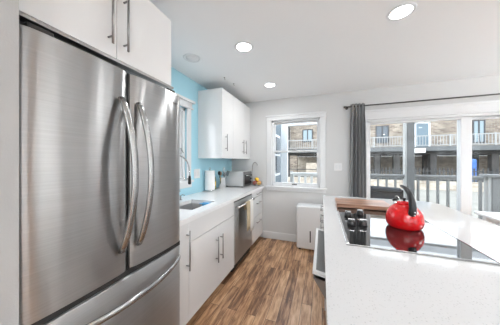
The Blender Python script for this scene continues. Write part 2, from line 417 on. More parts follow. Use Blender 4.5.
def sash(X0, X1, Z0, Z1, Y0, st=0.028, bot=0.03, top=0.028, parent=w1, name='sash'):
    s = MB()
    s.box(X0, X0 + st, Y0, Y0 + 0.03, Z0, Z1, 0.003).box(X1 - st, X1, Y0, Y0 + 0.03, Z0, Z1, 0.003)
    s.box(X0 + st, X1 - st, Y0, Y0 + 0.03, Z1 - top, Z1, 0.003).box(X0 + st, X1 - st, Y0, Y0 + 0.03, Z0, Z0 + bot, 0.003)
    o = s.build(name, M['trim'], parent)
    MB().box(X0 + st - .004, X1 - st + .004, Y0 + 0.012, Y0 + 0.018, Z0 + bot - .004, Z1 - top + .004).build('pane', M['glass'], o)
    return o
zm = 1.505
sash(x0 + 0.03, x1 - 0.03, zm - 0.015, z1 - 0.025, y + 0.075)
lo = sash(x0 + 0.03, x1 - 0.03, z0 + 0.02, zm + 0.018, y + 0.04, bot=0.045)
MB().box(-0.475, -0.395, y + 0.022, y + 0.04, z0 + 0.028, z0 + 0.048, 0.004).box(-0.455, -0.415, y + 0.015, y + 0.03, z0 + 0.034, z0 + 0.042, 0.002).build('sash_lock', M['black'], w1)
MB().box(-0.46, -0.40, y + 0.028, y + 0.05, zm + 0.018, zm + 0.034, 0.004).build('sash_latch', M['nickel'], w1)

# window 2: casement in the blue wall above the sink
w2 = sroot('window_2', (XL, (W2[0] + W2[1]) / 2, W2[2]))
a, b, c0, c1 = W2
cs = MB()
cs.box(XL, XL + 0.018, a - 0.08, a + 0.006, c0, c1 + .005, 0.003).box(XL, XL + 0.018, b - 0.006, b + 0.07, c0, c1 + .005, 0.003)
cs.box(XL, XL + 0.020, a - 0.085, b + 0.085, c1 - 0.002, c1 + 0.085, 0.003).box(XL, XL + 0.045, a - 0.115, b + 0.125, c1 + 0.08, c1 + 0.112, 0.005)
cs.box(XL, XL + 0.032, a - 0.10, b + 0.10, c1 + 0.0, c1 + 0.022, 0.005)
cs.build('window_casing', M['trim'], w2)
MB().box(XL - 0.05, XL + 0.04, a - 0.10, b + 0.10, c0 - 0.026, c0 + 0.002, 0.004).box(XL, XL + 0.018, a - 0.08, b + 0.08, c0 - 0.09, c0 - 0.027, 0.003).build('window_sill', M['trim'], w2)
fr = MB()
fr.box(XL - 0.12, XL - 0.02, a, a + 0.04, c0, c1, 0.003).box(XL - 0.12, XL - 0.02, b - 0.04, b, c0, c1, 0.003)
fr.box(XL - 0.12, XL - 0.02, a, b, c1 - 0.04, c1, 0.003).box(XL - 0.12, XL - 0.02, a, b, c0, c0 + 0.04, 0.003)
fr.box(XL - 0.10, XL - 0.03, (a + b) / 2 - 0.03, (a + b) / 2 + 0.03, c0, c1, 0.003)
for u0, u1 in ((a + .04, (a + b) / 2 - .03), ((a + b) / 2 + .03, b - .04)):
    fr.box(XL - 0.085, XL - 0.045, u0, u0 + .04, c0 + .04, c1 - .04, 0.003).box(XL - 0.085, XL - 0.045, u1 - .04, u1, c0 + .04, c1 - .04, 0.003)
    fr.box(XL - 0.085, XL - 0.045, u0 + .04, u1 - .04, c0 + .04, c0 + .08, 0.003).box(XL - 0.085, XL - 0.045, u0 + .04, u1 - .04, c1 - .08, c1 - .04, 0.003)
fr.build('window_frame', M['trim'], w2)
MB().box(XL - 0.068, XL - 0.062, a + .04, b - .04, c0 + .04, c1 - .04).build('pane', M['glass'], w2)
MB().box(XL - 0.03, XL - 0.005, b - 0.10, b - 0.085, 1.42, 1.50, 0.003).cyl((XL - 0.015, b - 0.093, 1.50), (XL + 0.02, b - 0.085, 1.44), 0.005).build('window_latch', M['nickel'], w2)

# unseen rear and right windows, made large to bring in extra daylight and reflections
def gridwindow(n, axis, lo_, hi_, z0_, z1_, pos, parts):
    r = sroot('window_%d' % n, ((lo_ + hi_) / 2, pos, z0_) if axis == 'x' else (pos, (lo_ + hi_) / 2, z0_))
    f = MB(); g = MB()
    def bx(m, u0, u1, v0, v1, t0, t1, bev=0.0):
        if axis == 'x': m.box(u0, u1, t0, t1, v0, v1, bev)
        else: m.box(t0, t1, u0, u1, v0, v1, bev)
    sgn = -1 if axis == 'x' else 1
    d0, d1 = sorted((pos + sgn * 0.02, pos + sgn * 0.10)); e0, e1 = sorted((pos - sgn * 0.0, pos - sgn * 0.02))
    bx(f, lo_ - .08, lo_, z0_ - .08, z1_ + .08, e0, e1, .003); bx(f, hi_, hi_ + .08, z0_ - .08, z1_ + .08, e0, e1, .003)
    bx(f, lo_ - .09, hi_ + .09, z1_, z1_ + .09, e0, e1, .003); bx(f, lo_ - .09, hi_ + .09, z0_ - .08, z0_, e0, e1, .003)
    bx(f, lo_, hi_, z0_, z0_ + .05, d0, d1); bx(f, lo_, hi_, z1_ - .05, z1_, d0, d1)
    stp = (hi_ - lo_) / parts
    for i in range(parts + 1):
        u = lo_ + i * stp; bx(f, max(lo_, u - .035), min(hi_, u + .035), z0_ + .05, z1_ - .05, d0, d1)
    bx(f, lo_, hi_, (z0_ + z1_) / 2 - .02, (z0_ + z1_) / 2 + .02, d0, d1)
    f.build('window_frame', M['trim'], r)
    bx(g, lo_, hi_, z0_, z1_, (d0 + d1) / 2 - .003, (d0 + d1) / 2 + .003); g.build('pane', M['glass'], r)
gridwindow(3, 'y', W3[0], W3[1], W3[2], W3[3], XR, 3)
gridwindow(4, 'x', W4[0], W4[1], W4[2], W4[3], YB, 4)

# sliding glass door
d1 = sroot('door_1', ((DO[0] + DO[1]) / 2, YF, 0))
x0, x1, z0, z1 = DO
cs = MB()
cs.box(x0 - 0.065, x0 + 0.004, y - 0.018, y, 0, z1, 0.003).box(x1 - 0.004, x1 + 0.065, y - 0.018, y, 0, z1, 0.003)
cs.box(x0 - 0.07, x1 + 0.07, y - 0.020, y, z1 - 0.004, z1 + 0.115, 0.003).box(x0 - 0.085, x1 + 0.085, y - 0.034, y, z1 + 0.105, z1 + 0.135, 0.004)
cs.box(x0 - 0.07, x1 + 0.07, y - 0.026, y, z1 - 0.004, z1 + 0.016, 0.003)
cs.build('door_casing', M['trim'], d1)
fr = MB()
fr.box(x0, x0 + 0.02, y + 0.0, y + 0.14, 0, z1, 0.002).box(x1 - 0.03, x1, y, y + 0.14, 0, z1, 0.002).box(x0, x1, y, y + 0.14, z1 - 0.035, z1, 0.002).box(x0, x1, y, y + 0.14, 0.0, 0.03, 0.002)
fr.build('door_frame', M['trim'], d1)
def panel(X0, X1, Y0, sl, sr, name):
    s = MB(); Z0, Z1 = 0.032, z1 - 0.037
    s.box(X0, X0 + sl, Y0, Y0 + 0.04, Z0, Z1, 0.004).box(X1 - sr, X1, Y0, Y0 + 0.04, Z0, Z1, 0.004)
    s.box(X0 + sl, X1 - sr, Y0, Y0 + 0.04, Z1 - 0.03, Z1, 0.004).box(X0 + sl, X1 - sr, Y0, Y0 + 0.04, Z0, Z0 + 0.10, 0.004)
    o = s.build(name, M['trim'], d1)
    MB().box(X0 + sl - .004, X1 - sr + .004, Y0 + 0.017, Y0 + 0.023, Z0 + .096, Z1 - 0.026).build('pane', M['glass'], o)
    return o
panel(x0 + 0.021, 1.80, y + 0.02, 0.03, 0.11, 'door_panel')
panel(1.70, x1 - 0.03, y + 0.085, 0.09, 0.06, 'door_panel')

# ------------------------------------------------------------------ outside
struct('deck', MB().box(-1.6, 5.2, YF + TH, 5.35, -0.16, -0.02), M['deckfloor'])
struct('deck_beam', MB().box(-3.2, 6.5, 5.12, 5.28, 2.27, 2.40), M['trim'])
struct('deck_beam', MB().box(-3.2, 0.60, 4.20, 4.28, 2.15, 2.27), M['trim'])
struct('yard_ground', MB().box(-50, 60, 5.36, 60, -0.95, -0.80), M['asphalt'])
struct('bounce_ground', MB().box(-50, 60, -50, 5.359, -0.95, -0.80), M['bounce'])  # unseen ground, added pale to bounce daylight up into the room
wing = sroot('house_wing', (-1.3, 4.2, -0.8))
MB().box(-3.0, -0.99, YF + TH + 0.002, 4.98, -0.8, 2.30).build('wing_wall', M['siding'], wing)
MB().box(-0.995, -0.83, 4.985, 5.12, -0.8, 2.30, 0.005).build('corner_board', M['trim'], wing)
f = MB().box(-0.99, -0.97, 4.1, 4.8, 1.0, 1.95, 0.004).build('window', M['trim'], wing)
MB().box(-0.971, -0.965, 4.16, 4.74, 1.06, 1.46).box(-0.971, -0.965, 4.16, 4.74, 1.50, 1.89).build('pane', M['winglass'], f)

# deck railing: white section to the left, grey section to the right
def railing(xa, xb, yy, mat, label, bal_w, step, zt, bot=0.70, thick=0.05):
    t = thing('deck_railing', ((xa + xb) / 2, yy, -0.02), label, 'railing', None)
    MB().box(xa, xb, yy - 0.045, yy + 0.045, zt - 0.045, zt, 0.006).box(xa, xb, yy - 0.02, yy + 0.02, zt - 0.09, zt - 0.045).build('top_rail', mat, t)
    MB().box(xa, xb, yy - 0.02, yy + 0.02, bot, bot + 0.05, 0.004).build('bottom_rail', mat, t)
    xx = xa + step * 0.5
    while xx < xb - 0.01:
        MB().box(xx - bal_w / 2, xx + bal_w / 2, yy - thick / 2, yy + thick / 2, bot + 0.045, zt - 0.085, 0.003).build('baluster', mat, t)
        xx += step
    return t
rl = railing(-0.79, 0.50, 5.2, M['whiterail2'], 'white painted deck railing outside the small far window', 0.055, 0.155, 1.045, bot=0.72)
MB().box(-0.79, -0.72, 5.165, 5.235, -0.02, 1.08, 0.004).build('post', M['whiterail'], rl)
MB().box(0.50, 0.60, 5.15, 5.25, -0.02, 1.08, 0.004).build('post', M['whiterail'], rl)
railing(0.621, 1.689, 5.2, M['greydeck'], 'grey deck railing left of the tall post, beyond the outdoor chair', 0.036, 0.166, 1.045, bot=0.06)
railing(1.861, 2.979, 5.2, M['greydeck'], 'grey deck railing between the tall post and the capped newel post', 0.036, 0.166, 1.045, bot=0.06)
ps = thing('deck_post', (1.79, 5.2, -0.02), 'tall square grey deck post rising from railing to soffit', 'post')
MB().box(1.725, 1.86, 5.13, 5.27, -0.02, 2.26, 0.006).build('post_shaft', M['greypost'], ps)
MB().box(1.69, 1.724, 5.14, 5.26, -0.02, 2.26, 0.002).build('lit_edge_strip', M['whiterail'], ps)  # pale strip standing in for the sunlit-looking left edge of the post
nw = thing('newel_post', (3.12, 5.2, -0.02), 'square grey newel post with white cap at railing end', 'post')
MB().box(3.07, 3.21, 5.13, 5.27, -0.02, 1.03, 0.005).build('post_shaft', M['greydeck'], nw)
MB().box(3.02, 3.069, 5.14, 5.26, -0.02, 1.03, 0.003).build('lit_edge_strip', M['whiterail'], nw)  # pale strip painted in as the newel's lit left side
MB().box(2.98, 3.24, 5.09, 5.31, 1.031, 1.085, 0.008).build('post_cap', M['greydeck'], nw)

# outdoor chair with a charcoal cushion
ch = thing('outdoor_chair', (1.06, 4.35, -0.02), 'charcoal cushioned outdoor chair on deck, seen through the sliding door', 'chair')
for (lx, ly) in ((0.80, 4.12), (1.32, 4.12), (0.80, 4.58), (1.32, 4.58)):
    MB().box(lx - .02, lx + .02, ly - .02, ly + .02, -0.02, 0.42, 0.004).build('leg', M['black'], ch)
MB().box(0.78, 1.34, 4.10, 4.60, 0.42, 0.46, 0.006).build('seat_frame', M['black'], ch)
MB().box(0.80, 1.32, 4.20, 4.60, 0.465, 0.57, 0.04, 4).build('seat_cushion', M['cushion'], ch)
mt = Matrix.Translation((1.06, 4.15, 0.68)) @ Matrix.Rotation(0.10, 4, 'X') @ Matrix.Rotation(0.05, 4, 'Y')
MB().box(-0.25, 0.25, -0.05, 0.06, -0.19, 0.20, 0.05, 4, mat=mt).build('back_cushion', M['cushion'], ch)
MB().box(0.80, 0.83, 4.07, 4.10, 0.40, 0.84, 0.004).box(1.29, 1.32, 4.07, 4.10, 0.40, 0.84, 0.004).box(0.80, 1.32, 4.07, 4.10, 0.78, 0.81, 0.004).build('back_frame', M['black'], ch)

# neighbouring brick building with balconies
nb = thing('apartment_building', (8, 22, -0.8), 'long brick apartment building with a railed balcony across the yard', 'building')
MB().box(-3.4, 24, 22.5, 23.0, 2.59, 6.2).build('brick_wall', M['brick'], nb)
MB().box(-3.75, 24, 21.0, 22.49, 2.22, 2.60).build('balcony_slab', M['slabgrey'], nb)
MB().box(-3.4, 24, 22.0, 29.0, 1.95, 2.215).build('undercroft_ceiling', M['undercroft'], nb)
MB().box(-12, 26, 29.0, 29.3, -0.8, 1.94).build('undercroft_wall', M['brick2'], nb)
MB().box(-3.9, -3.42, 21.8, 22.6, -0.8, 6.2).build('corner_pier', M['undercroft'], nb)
MB().box(-3.35, -2.55, 21.8, 22.4, -0.8, 1.94).build('brick_pier', M['brick'], nb)
for xx in (0.2, 2.9, 5.0, 6.6, 9.3, 13.3, 16.0, 19.5):
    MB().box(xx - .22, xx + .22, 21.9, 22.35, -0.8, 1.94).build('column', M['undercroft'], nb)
    if xx > 2: MB().box(xx + .9, xx + 1.3, 26.0, 26.4, -0.8, 1.94).build('column', M['undercroft'], nb)
def bwin(X0, X1, Z0, Z1, pm_, name='window'):
    f = MB()
    f.box(X0, X1, 22.42, 22.49, Z1 - .09, Z1).box(X0, X1, 22.42, 22.49, Z0, Z0 + .09).box(X0, X0 + .09, 22.42, 22.49, Z0 + .09, Z1 - .09).box(X1 - .09, X1, 22.42, 22.49, Z0 + .09, Z1 - .09)
    f.box((X0 + X1) / 2 - .05, (X0 + X1) / 2 + .05, 22.42, 22.49, Z0 + .09, Z1 - .09)
    o = f.build(name, M['winframe'], nb)
    MB().box(X0 + .085, X1 - .085, 22.45, 22.48, Z0 + .085, Z1 - .085).build('pane', pm_, o)
bwin(5.0, 6.1, 3.1, 4.80, M['winglass'])
bwin(12.2, 13.0, 2.9, 4.85, M['winpale'])
bwin(-2.05, -0.95, 3.45, 4.85, M['winpale'])
MB().box(8.25, 9.15, 22.44, 22.49, 2.61, 4.78, 0.01).build('door', M['doorblue'], nb)
MB().box(8.10, 8.24, 22.42, 22.49, 2.61, 4.9).box(9.16, 9.30, 22.42, 22.49, 2.61, 4.9).box(8.10, 9.30, 22.42, 22.49, 4.80, 4.92).build('door_trim', M['trim'], nb)
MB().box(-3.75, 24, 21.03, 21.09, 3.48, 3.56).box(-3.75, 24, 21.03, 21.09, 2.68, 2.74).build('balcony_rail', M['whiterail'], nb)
bl = MB(); xx = -3.6
while xx < 24: bl.box(xx - .02, xx + .02, 21.04, 21.08, 2.74, 3.48); xx += 0.20
tag(bl.build('balcony_balusters', M['whiterail'], nb), kind='stuff')
xx = -3.7
while xx < 24: MB().box(xx - .05, xx + .05, 21.02, 21.10, 2.60, 3.60).build('balcony_post', M['whiterail'], nb); xx += 2.75
MB().box(7.35, 8.35, 20.93, 20.99, 2.06, 2.44).build('wall_sign', M['white'], nb)
MB().box(8.35, 8.75, 22.25, 22.42, 4.86, 5.08, 0.01).build('porch_lamp', M['white'], nb)

# low white wall with dark iron fence in front of the parking bays
yf = thing('yard_fence', (10, 18.4, -0.8), 'dark iron picket fence on low pale wall across the yard', 'fence')
MB().box(-6, 26, 18.3, 18.5, -0.8, -0.15).build('fence_base', M['brick2'], yf)
MB().box(-6, 26, 18.37, 18.41, 0.55, 0.62).box(-6, 26, 18.37, 18.41, -0.12, -0.06).build('fence_rail', M['fence'], yf)
pk = MB(); xx = 0.0
while xx < 26: pk.box(xx - .035, xx + .035, 18.36, 18.42, -0.14, 0.82); xx += 0.24
tag(pk.build('pickets', M['fence'], yf), kind='stuff')
tp = MB()
tp.box(10.15, 11.15, 20.0, 20.5, -0.8, 1.5, 0.12, 3)
single('covered_stack', tp, M['tarp'], 'tall bundle under a blue tarp in the parking bay', 'tarp bundle')
single('storage_crate', MB().box(-1.5, 1.2, 20.2, 21.0, -0.8, 1.15, 0.03), M['brick2'], 'tan block enclosure below the balcony, seen through the small far window', 'enclosure')

# ------------------------------------------------------------------ refrigerator
fg = thing('refrigerator', (-1.2, 0.685, 0), 'stainless steel french-door refrigerator with bottom freezer drawer', 'refrigerator')
FX, F0, F1 = -0.87, 0.314, 1.056
MB().box(-1.575, FX - 0.075, F0 + 0.006, F1 - 0.012, 0.03, 1.76, 0.006).build('body', M['mesh'], fg)
MB().box(-1.50, FX - 0.09, F0 + 0.04, F1 - 0.04, 0.0, 0.03).build('base_grille', M['dark'], fg)
MB().box(FX - 0.10, FX - 0.052, F0 + 0.01, F1 - 0.01, 0.05, 1.755).build('gasket', M['dark'], fg)
def fdoor(y0, y1, z0, z1, name):
    # gently crowned front
    n = 14; pts = []
    for i in range(n + 1):
        u = i / n; yy = y0 + (y1 - y0) * u
        pts.append((FX - 0.008 * (2 * u - 1) ** 2 - 0.010 * abs(2 * u - 1) ** 12, yy))
    poly = pts + [(FX - 0.07, y1), (FX - 0.07, y0)]
    m = MB().prism(poly, z0, z1)
    o = m.build(name, M['steel'], fg)
    for p in o.data.polygons: p.use_smooth = abs(p.normal.z) < 0.5 and p.normal.x > 0.6
    bv = o.modifiers.new('bev', 'BEVEL'); bv.width = 0.003; bv.segments = 2; bv.limit_method = 'ANGLE'; bv.angle_limit = 0.9
    return o
ymid = 0.688
dl = fdoor(F0, ymid - 0.005, 0.816, 1.772, 'door')
dr = fdoor(ymid + 0.005, F1, 0.816, 1.772, 'door')
dw = fdoor(F0, F1, 0.09, 0.788, 'freezer_drawer')
MB().box(FX - 0.052, FX - 0.014, ymid - 0.0045, ymid + 0.0045, 0.816, 1.770).box(FX - 0.052, FX - 0.014, F0 + .004, F1 - .004, 0.789, 0.815).build('gap_dark_strip', M['dark'], fg)  # dark strips put in the door gaps to deepen their shade
def bowv(yy, par, bulge):
    n = 24; pts = []
    for i in range(n + 1):
        u = i / n; z = 0.925 + (1.632 - 0.925) * u
        pts.append((FX + 0.006 + bulge * (math.sin(PI * u) ** 0.8), yy, z))
    rr = [(0.010, 0.0165)] * len(pts)
    MB().tube(pts, rr, 12, flat=(1, 0, 0)).build('handle', M['nickel2'], par)
bowv(0.637, dl, 0.085); bowv(0.728, dr, 0.080)
pts = []
for i in range(33):
    u = i / 32; yy = F0 + 0.03 + (1.022 - F0 - 0.03) * u
    pts.append((FX + 0.004 + 0.085 * (math.sin(PI * u) ** 0.75), yy, 0.727))
MB().tube(pts, [(0.010, 0.0145)] * 33, 12, flat=(1, 0, 0)).build('handle', M['nickel2'], dw)
MB().box(FX - 0.008, FX + 0.0005, 0.975, 1.015, 1.706, 1.712, 0.001).build('badge', M['nickel'], dr)
for q in (F0 + .03, F1 - .10): MB().box(-0.98, -0.90, q, q + .07, 1.765, 1.80, 0.005).build('hinge_cover', M['dark'], fg)

# ------------------------------------------------------------------ cabinet helpers
def vhandle(par, xf, yy, za, zb, r=0.0055, off=0.032):
    m = MB().cyl((xf + off, yy, za), (xf + off, yy, zb), r, seg=12)
    for z in (za + 0.035, zb - 0.035): m.cyl((xf, yy, z), (xf + off, yy, z), r * .85, seg=10)
    return m.build('handle', M['nickel'], par)
def hhandle(par, xf, ya, yb, z, r=0.0055, off=0.03):
    m = MB().cyl((xf + off, ya, z), (xf + off, yb, z), r, seg=12)
    for q in (ya + 0.03, yb - 0.03): m.cyl((xf, q, z), (xf + off, q, z), r * .85, seg=10)
    return m.build('handle', M['nickel'], par)
def front(par, name, xf, y0, y1, z0, z1, label=None, t=0.018):
    return MB().box(xf - t, xf, y0 + 0.0012, y1 - 0.0012, z0 + 0.0012, z1 - 0.0012, 0.0015).build(name, M['cab'], par)

# cabinet above the refrigerator
cb = thing('wall_cabinet', (-1.27, 0.70, 1.836), 'glossy white cabinet above the refrigerator, two doors', 'cabinet')
MB().box(XL + 0.002, -0.969, 0.31, 1.046, 1.836, 2.285, 0.001).build('body', M['cab'], cb)
for (a_, b_, hy) in ((0.312, 0.675, 0.635), (0.675, 1.048, 0.712)):
    o = front(cb, 'door', -0.95, a_, b_, 1.846, 2.287); vhandle(o, -0.95, hy, 1.895, 2.185)
struct('trim_1', MB().box(-0.965, -0.93, 0.31, 1.046, 1.822, 1.8355, 0.001), M['nickel'])

# pair of wall cabinets beyond the sink
UX = -1.215
c1_ = thing('wall_cabinet', (-1.4, 2.41, 1.38), 'glossy white upper cabinet nearest the window, single door', 'cabinet')
MB().box(XL + 0.002, UX - 0.019, 2.244, 2.579, 1.378, 2.295, 0.001).build('body', M['cab'], c1_)
o = front(c1_, 'door', UX, 2.246, 2.58, 1.378, 2.295); vhandle(o, UX, 2.335, 1.475, 1.70)
c2_ = thing('wall_cabinet', (-1.4, 2.94, 1.38), 'glossy white upper cabinet in the corner above the toaster oven', 'cabinet')
MB().box(XL + 0.002, UX - 0.019, 2.581, 3.298, 1.378, 2.295, 0.001).build('body', M['cab'], c2_)
o = front(c2_, 'door', UX, 2.581, 2.985, 1.378, 2.295); vhandle(o, UX, 2.925, 1.455, 1.68)
o = front(c2_, 'door', UX, 2.985, 3.298, 1.378, 2.295); vhandle(o, UX, 3.035, 1.455, 1.68)

# base cabinets along the blue wall
BX = -0.975
def base(label, y0, y1, loc=None):
    t = thing('base_cabinet', (-1.28, (y0 + y1) / 2, 0), label, 'cabinet')
    MB().box(XL + 0.002, BX - 0.019, y0, y1, 0.09, 0.685).box(XL + 0.002, BX - 0.019, y0, y0 + .016, 0.685, 0.873).box(XL + 0.002, BX - 0.019, y1 - .016, y1, 0.685, 0.873).build('body', M['cab'], t)
    MB().box(XL + 0.002, BX - 0.075, y0, y1, 0, 0.0895).build('toe_kick', M['toe'], t)
    return t
t = base('narrow glossy white base cabinet squeezed beside the refrigerator', 1.062, 1.2625)
o = front(t, 'door', BX, 1.062, 1.263, 0.09, 0.872); vhandle(o, BX, 1.235, 0.505, 0.81)
t = base('glossy white two-door sink base cabinet under the sink', 1.2635, 2.094)
front(t, 'false_front', BX, 1.264, 2.094, 0.703, 0.872)
o = front(t, 'door', BX, 1.264, 1.717, 0.09, 0.70); vhandle(o, BX, 1.675, 0.355, 0.605)
o = front(t, 'door', BX, 1.717, 2.094, 0.09, 0.70); vhandle(o, BX, 1.765, 0.355, 0.605)
t = base('glossy white three-drawer base cabinet in the far corner', 2.728, 3.296)
for z0_, z1_, hz in ((0.77, 0.872, 0.822), (0.465, 0.767, 0.672), (0.09, 0.462, 0.372)):
    o = front(t, 'drawer', BX, 2.729, 3.285, z0_, z1_); hhandle(o, BX, 2.90, 3.13, hz)

# dishwasher
dwh = thing('dishwasher', (-1.28, 2.41, 0), 'stainless steel dishwasher under the white counter', 'dishwasher')
MB().box(XL + 0.01, BX - 0.028, 2.105, 2.717, 0.02, 0.865).build('body', M['dark'], dwh)
MB().box(BX - 0.027, BX + 0.004, 2.100, 2.722, 0.105, 0.845, 0.004).build('door', M['steel2'], dwh)
MB().box(BX - 0.027, BX + 0.001, 2.100, 2.722, 0.847, 0.872, 0.002).build('control_strip', M['black'], dwh)
MB().box(BX - 0.10, BX - 0.08, 2.105, 2.717, 0.0, 0.10).build('kick_plate', M['dark'], dwh)
MB().cyl((BX + 0.045, 2.125, 0.79), (BX + 0.045, 2.697, 0.79), 0.012, seg=14).cyl((BX, 2.15, 0.79), (BX + 0.045, 2.15, 0.79), 0.010).cyl((BX, 2.672, 0.79), (BX + 0.045, 2.672, 0.79), 0.010).build('handle', M['chrome'], dwh)
def towel(y0, y1, zb, mat, label, xoff):
    xc, zc = BX + 0.045, 0.79; R = 0.0150 + xoff
    prof = [(xc - R, 0.70)] + [(xc - R * math.cos(PI * k / 8), zc + R * math.sin(PI * k / 8)) for k in range(9)] + [(xc + R + 0.002, zb + (zc - zb) * (1 - k / 6)) for k in range(1, 7)]
    bm = bmesh.new(); ny = 10; T = 0.003
    def ring(off):
        g = []
        for i, (px, pz) in enumerate(prof):
            r_ = []
            dn = Vector((px - xc, 0, max(0, pz - zc)));
            dn = dn.normalized() if dn.length else Vector((1, 0, 0))
            for j in range(ny + 1):
                u = j / ny; hang = max(0, zc - pz) / (zc - zb)
                wv = 0.004 * math.sin(u * 9 + hang * 2) * hang if px > xc else 0
                r_.append(bm.verts.new((px + dn.x * off + abs(wv), y0 + (y1 - y0) * u + 0.006 * hang * (0.5 - u), pz + dn.z * off)))
            g.append(r_)
        return g
    A, B = ring(0), ring(T)
    for i in range(len(prof) - 1):
        for j in range(ny):
            for G in (A, B):
                f_ = bm.faces.new((G[i][j], G[i][j + 1], G[i + 1][j + 1], G[i + 1][j])); f_.smooth = True
    for i in range(len(prof) - 1):
        bm.faces.new((A[i][0], A[i + 1][0], B[i + 1][0], B[i][0])); bm.faces.new((A[i][ny], B[i][ny], B[i + 1][ny], A[i + 1][ny]))
    for i in (0, len(prof) - 1):
        for j in range(ny): bm.faces.new((A[i][j], B[i][j], B[i][j + 1], A[i][j + 1]))
    m = MB(); m.bm.free(); m.bm = bm
    single('dish_towel', m, mat, label, 'towel')
towel(2.35, 2.475, 0.43, M['beige'], 'beige dish towel hanging on the dishwasher handle', 0)
towel(2.48, 2.60, 0.385, M['wtowel'], 'white dish towel hanging on the dishwasher handle', 0)

# continuous quartz worktop with a sink cut-out
SX0, SX1, SY0, SY1 = -1.37, -1.065, 1.42, 1.82
ct = MB()
T0, T1, CX = 0.8755, 0.915, -0.9495
ct.box(XL + 0.001, CX, 1.06, SY0, T0, T1).box(XL + 0.001, CX, SY1, 3.298, T0, T1).box(XL + 0.001, SX0, SY0, SY1, T0, T1).box(SX1, CX, SY0, SY1, T0, T1)
single('counter_worktop', ct, M['quartz2'], 'long white quartz worktop along the blue wall', 'countertop')
# sink: five thin walls = one bowl
sk = thing('kitchen_sink', ((SX0 + SX1) / 2, (SY0 + SY1) / 2, 0.70), 'small undermount stainless steel sink in the worktop', 'sink')
b_ = MB(); g_ = 0.004
b_.box(SX0 - g_, SX1 + g_, SY0 - g_, SY1 + g_, 0.700, 0.705)
b_.box(SX0 - g_, SX0, SY0 - g_, SY1 + g_, 0.705, 0.874).box(SX1, SX1 + g_, SY0 - g_, SY1 + g_, 0.705, 0.874)
b_.box(SX0, SX1, SY0 - g_, SY0, 0.705, 0.874).box(SX0, SX1, SY1, SY1 + g_, 0.705, 0.874)
b_.build('bowl', M['sinksteel'], sk)
MB().lathe([(0, .006), (0.03, .006), (0.042, .004), (0.045, 0)], ((SX0 + SX1) / 2, 1.62, 0.7055)).build('drain', M['chrome'], sk)
cl = MB()
for k in range(5): cl.box(-1.20 + k * .012, -1.10 + k * .004, 1.765 + k * 0.009, 1.785 + k * 0.009, 0.895 - .004 * k, 0.913 - 0.002 * (k % 2), 0.004)
single('dish_brush', MB().box(-1.20, -1.075, 1.765, 1.806, 0.860, 0.900, 0.012, 3).cyl((-1.21, 1.74, 0.892), (-1.13, 1.79, 0.892), 0.006), M['sponge'], 'blue scrubbing sponge at the far edge of the sink', 'sponge')
cl.bm.free()

# spring faucet
fa = thing('spring_faucet', (-1.47, 1.58, 0.915), 'chrome spring neck pull-down faucet behind the sink', 'faucet')
MB().lathe([(0, 0), (0.027, 0), (0.027, 0.01), (0.018, 0.02), (0.015, 0.05), (0.015, 0.15), (0.011, 0.16), (0, 0.16)], (-1.47, 1.58, 0.915), 24).build('base', M['chrome'], fa)
pp = smooth_path([(-1.47, 1.58, 1.07), (-1.47, 1.58, 1.22), (-1.46, 1.585, 1.33), (-1.41, 1.60, 1.395), (-1.34, 1.62, 1.39), (-1.285, 1.64, 1.33), (-1.27, 1.65, 1.25), (-1.265, 1.65, 1.19)], 8)
MB().tube(pp, 0.005, 10).build('hose', M['nickel'], fa)
spg = []
tot = len(pp) * 10
for i in range(tot):
    u = i / tot * (len(pp) - 1); k = int(u); q = pp[k].lerp(pp[min(k + 1, len(pp) - 1)], u - k)
    tg = (pp[min(k + 1, len(pp) - 1)] - pp[k]); tg.normalize(); n1 = Vector((0.34, 0.94, 0)).normalized(); n2 = tg.cross(n1)
    an = i * 0.75
    spg.append(q + (n1 * math.cos(an) + n2 * math.sin(an)) * 0.0085)
MB().tube(spg, 0.002, 5).build('spring', M['chrome'], fa)
MB().lathe([(0, 0), (0.012, 0), (0.016, 0.01), (0.015, 0.06), (0.010, 0.09), (0, 0.09)], (-1.265, 1.65, 1.105), 20).build('spray_head', M['black'], fa)
MB().tube([(-1.47, 1.58, 1.16), (-1.37, 1.614, 1.16), (-1.28, 1.645, 1.16)], 0.005, 8).build('support_arm', M['chrome'], fa)
MB().tube([(-1.455, 1.58, 0.99), (-1.42, 1.60, 1.00), (-1.39, 1.66, 1.03)], 0.005, 8).build('lever', M['chrome'], fa)
single('soap_dispenser', MB().lathe([(0, 0), (0.018, 0), (0.018, 0.006), (0.009, 0.01), (0.009, 0.05), (0, 0.05)], (-1.46, 1.75, 0.915), 16).tube([(-1.46, 1.75, 0.962), (-1.44, 1.755, 0.972), (-1.41, 1.76, 0.965)], 0.004, 8), M['nickel'], 'small dark metal soap dispenser beside the faucet', 'soap dispenser')

# outlet plates
def plate(name, fn, label, cat):
    t = thing(name, fn['c'], label, cat); return t
t = thing('wall_outlet', (XL, 2.24, 1.17), 'white outlet plate on the blue wall below the cabinet corner', 'outlet')
MB().box(XL + 0.0005, XL + 0.006, 2.155, 2.285, 1.11, 1.235, 0.002).build('plate', M['white'], t)
for q in (2.19, 2.25): MB().box(XL + 0.0061, XL + 0.009, q - .017, q + .017, 1.14, 1.205, 0.001).build('socket', M['trim'], t)
t = thing('light_switch', (0.232, YF, 1.25), 'white double light switch between the far window and curtain', 'light switch')
MB().box(0.178, 0.288, YF - 0.006, YF - 0.0005, 1.192, 1.308, 0.002).build('plate', M['white'], t)
for q in (0.210, 0.256): MB().box(q - .016, q + .016, YF - 0.010, YF - 0.0061, 1.217, 1.283, 0.001).build('rocker', M['trim'], t)

